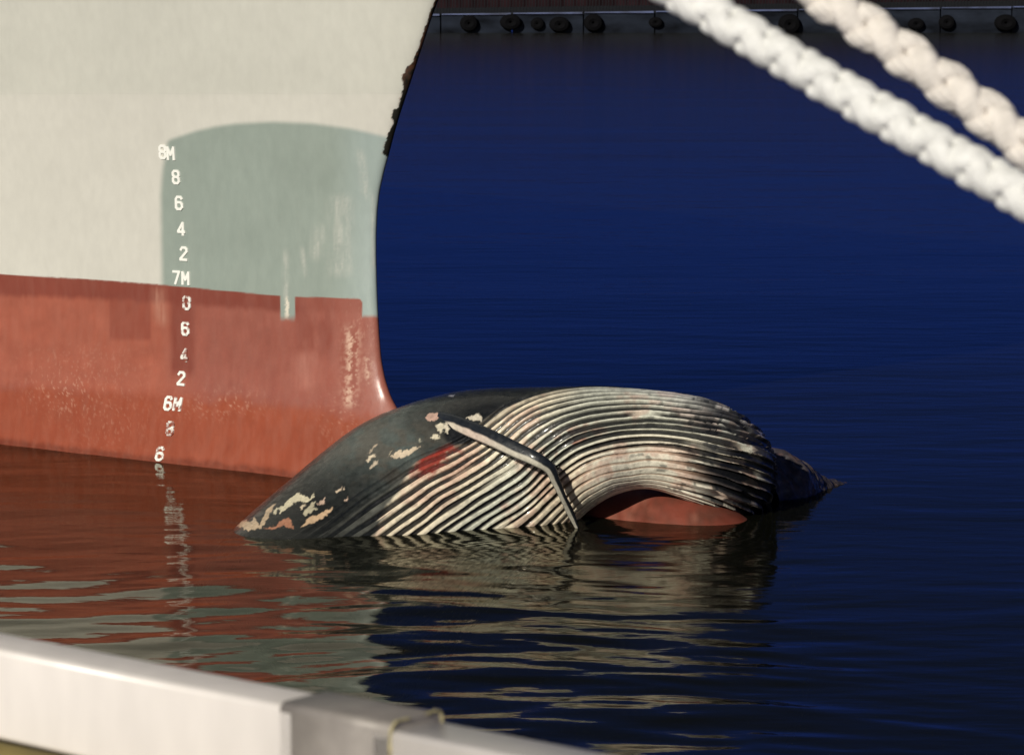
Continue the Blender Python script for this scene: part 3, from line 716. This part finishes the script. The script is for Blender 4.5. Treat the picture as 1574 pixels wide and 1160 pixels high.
# ------------------------------------------------------------------ far wharf
def box_mesh(name, x0, x1, y0, y1, z0, z1, mat, parent=None, z1b=None):
    z1b = z1 if z1b is None else z1b
    V = [(x0, y0, z0), (x1, y0, z0), (x1, y1, z0), (x0, y1, z0), (x0, y0, z1), (x1, y0, z1b), (x1, y1, z1b), (x0, y1, z1)]
    F = [(0, 1, 5, 4), (1, 2, 6, 5), (2, 3, 7, 6), (3, 0, 4, 7), (4, 5, 6, 7), (3, 2, 1, 0)]
    me = bpy.data.meshes.new(name); me.from_pydata(V, [], F); me.materials.append(mat)
    return link(name, me, parent)
YW = 275.0
zt = lambda X: 1.60+.013*(X+8)
wf = empty('far_wharf', (20, YW, 0)); tag(wf, 'dark far wharf wall with a thin blue-grey cap across the basin', 'wharf')
X0, X1 = -60, 110
Xb = X0; k_ = 0
while Xb < X1:                                    # wall cast in bays with joints between
    wbay = 6.0; box_mesh('wall_bay', Xb+.06, Xb+wbay-.06, YW, YW+12, -4.8, zt(Xb)-.12, M_wharf, wf, zt(Xb+wbay)-.12)
    box_mesh('cap_plate', Xb+.10, Xb+wbay-.10, YW-.22, YW+.5, zt(Xb)-.118, zt(Xb)-.03, M_cap, wf, zt(Xb+wbay)-.03)
    Xb += wbay
me = bpy.data.meshes.new('tyre')
Rt, rt_ = .34, .33
V = []; F = []
for i in range(20):
    a = i/20*2*math.pi
    for j in range(8):
        b = j/8*2*math.pi
        V.append(((Rt+rt_*math.cos(b))*math.cos(a), 1.6*rt_*math.sin(b), (Rt+rt_*math.cos(b))*math.sin(a)))
for i in range(20):
    for j in range(8): F.append((i*8+j, ((i+1) % 20)*8+j, ((i+1) % 20)*8+(j+1) % 8, i*8+(j+1) % 8))
me.from_pydata(V, [], F); me.materials.append(M_tyre)
for i_, (tx, lab) in enumerate(((721, 'black tyre fender nearest the ship bow on the far wharf wall'), (785, 'second black tyre fender from the ship bow on the far wharf wall'),
        (826, 'third black tyre fender from the ship bow, left one of a close pair'), (860, 'fourth black tyre fender from the ship bow, right one of a close pair'),
        (912, 'fifth black tyre fender from the ship bow on the far wharf wall'), (1008, 'black tyre fender just left of the lower white rope on the far wall'),
        (1213, 'black tyre fender between the two ropes on the far wharf wall'), (1408, 'black tyre fender right of the upper rope on the far wharf wall'),
        (1455, 'second black tyre fender to the right of the upper rope on the far wall'), (1545, 'black tyre fender nearest the right edge on the far wharf wall'))):
    o = bpy.data.objects.new('tyre_fender', me); col.objects.link(o)
    p = at_y(tx, 35, YW-.2); f_ = 1+.25*math.sin(i_*2.3); o.location = (p[0], YW-.30*f_, .80+.10*math.sin(i_*1.7)); o.scale = (f_*1.15, f_, f_*(.95+.1*math.cos(i_*3.1)))
    tag(o, lab, 'tyre fender', 'tyre fenders on the far wharf')
# fence of close upright bars on the wharf
fn = empty('bar_fence', (10, YW+1.6, 1.7)); tag(fn, 'dark upright bar fence standing along the far wharf', 'fence')
V = []; F = []
for i in range(520):
    X = -45+i*.27+random.uniform(-.03, .03); z0 = zt(X)-.12; b0 = len(V); hw = .035
    for (dx, dy) in ((-hw, 0), (hw, 0), (hw, .05), (-hw, .05)): V += [(X+dx, YW+1.6+dy, z0), (X+dx, YW+1.6+dy, z0+2.1+random.uniform(-.05, .05))]
    F += [(b0, b0+2, b0+3, b0+1), (b0+2, b0+4, b0+5, b0+3), (b0+4, b0+6, b0+7, b0+5), (b0+6, b0, b0+1, b0+7)]
me = bpy.data.meshes.new('bars'); me.from_pydata(V, [], F); me.materials.append(M_fence)
tag(link('bars', me, fn), kind='stuff')
for dz in (.35, 1.7): box_mesh('fence_rail', -45, 95, YW+1.66, YW+1.72, zt(-45)+dz, zt(-45)+dz+.09, M_fence, fn, zt(95)+dz+.09-0)
sh = empty('storage_shed', (20, YW+9, 1.5)); tag(sh, 'long dull red corrugated shed behind the far wharf fence', 'shed')
V = []; F = []
n = 700; xs_ = np.linspace(-70, 120, n)
for i, X in enumerate(xs_):
    dy = .06*(1 if (i//2) % 2 else -1); V += [(X, YW+6+dy, .5), (X, YW+6+dy, 7.5)]
for i in range(n-1): F.append((2*i, 2*i+2, 2*i+3, 2*i+1))
b0 = len(V); V += [(-70, YW+16, .5), (-70, YW+16, 7.5), (120, YW+16, .5), (120, YW+16, 7.5)]
F += [(b0, 0, 1, b0+1), (2*n-2, b0+2, b0+3, 2*n-1), (b0+2, b0, b0+1, b0+3)]
me = bpy.data.meshes.new('cladding'); me.from_pydata(V, [], F); me.materials.append(M_shed); link('cladding', me, sh)
box_mesh('roof', -71, 121, YW+5.4, YW+16.5, 7.5, 7.9, M_fence, sh)
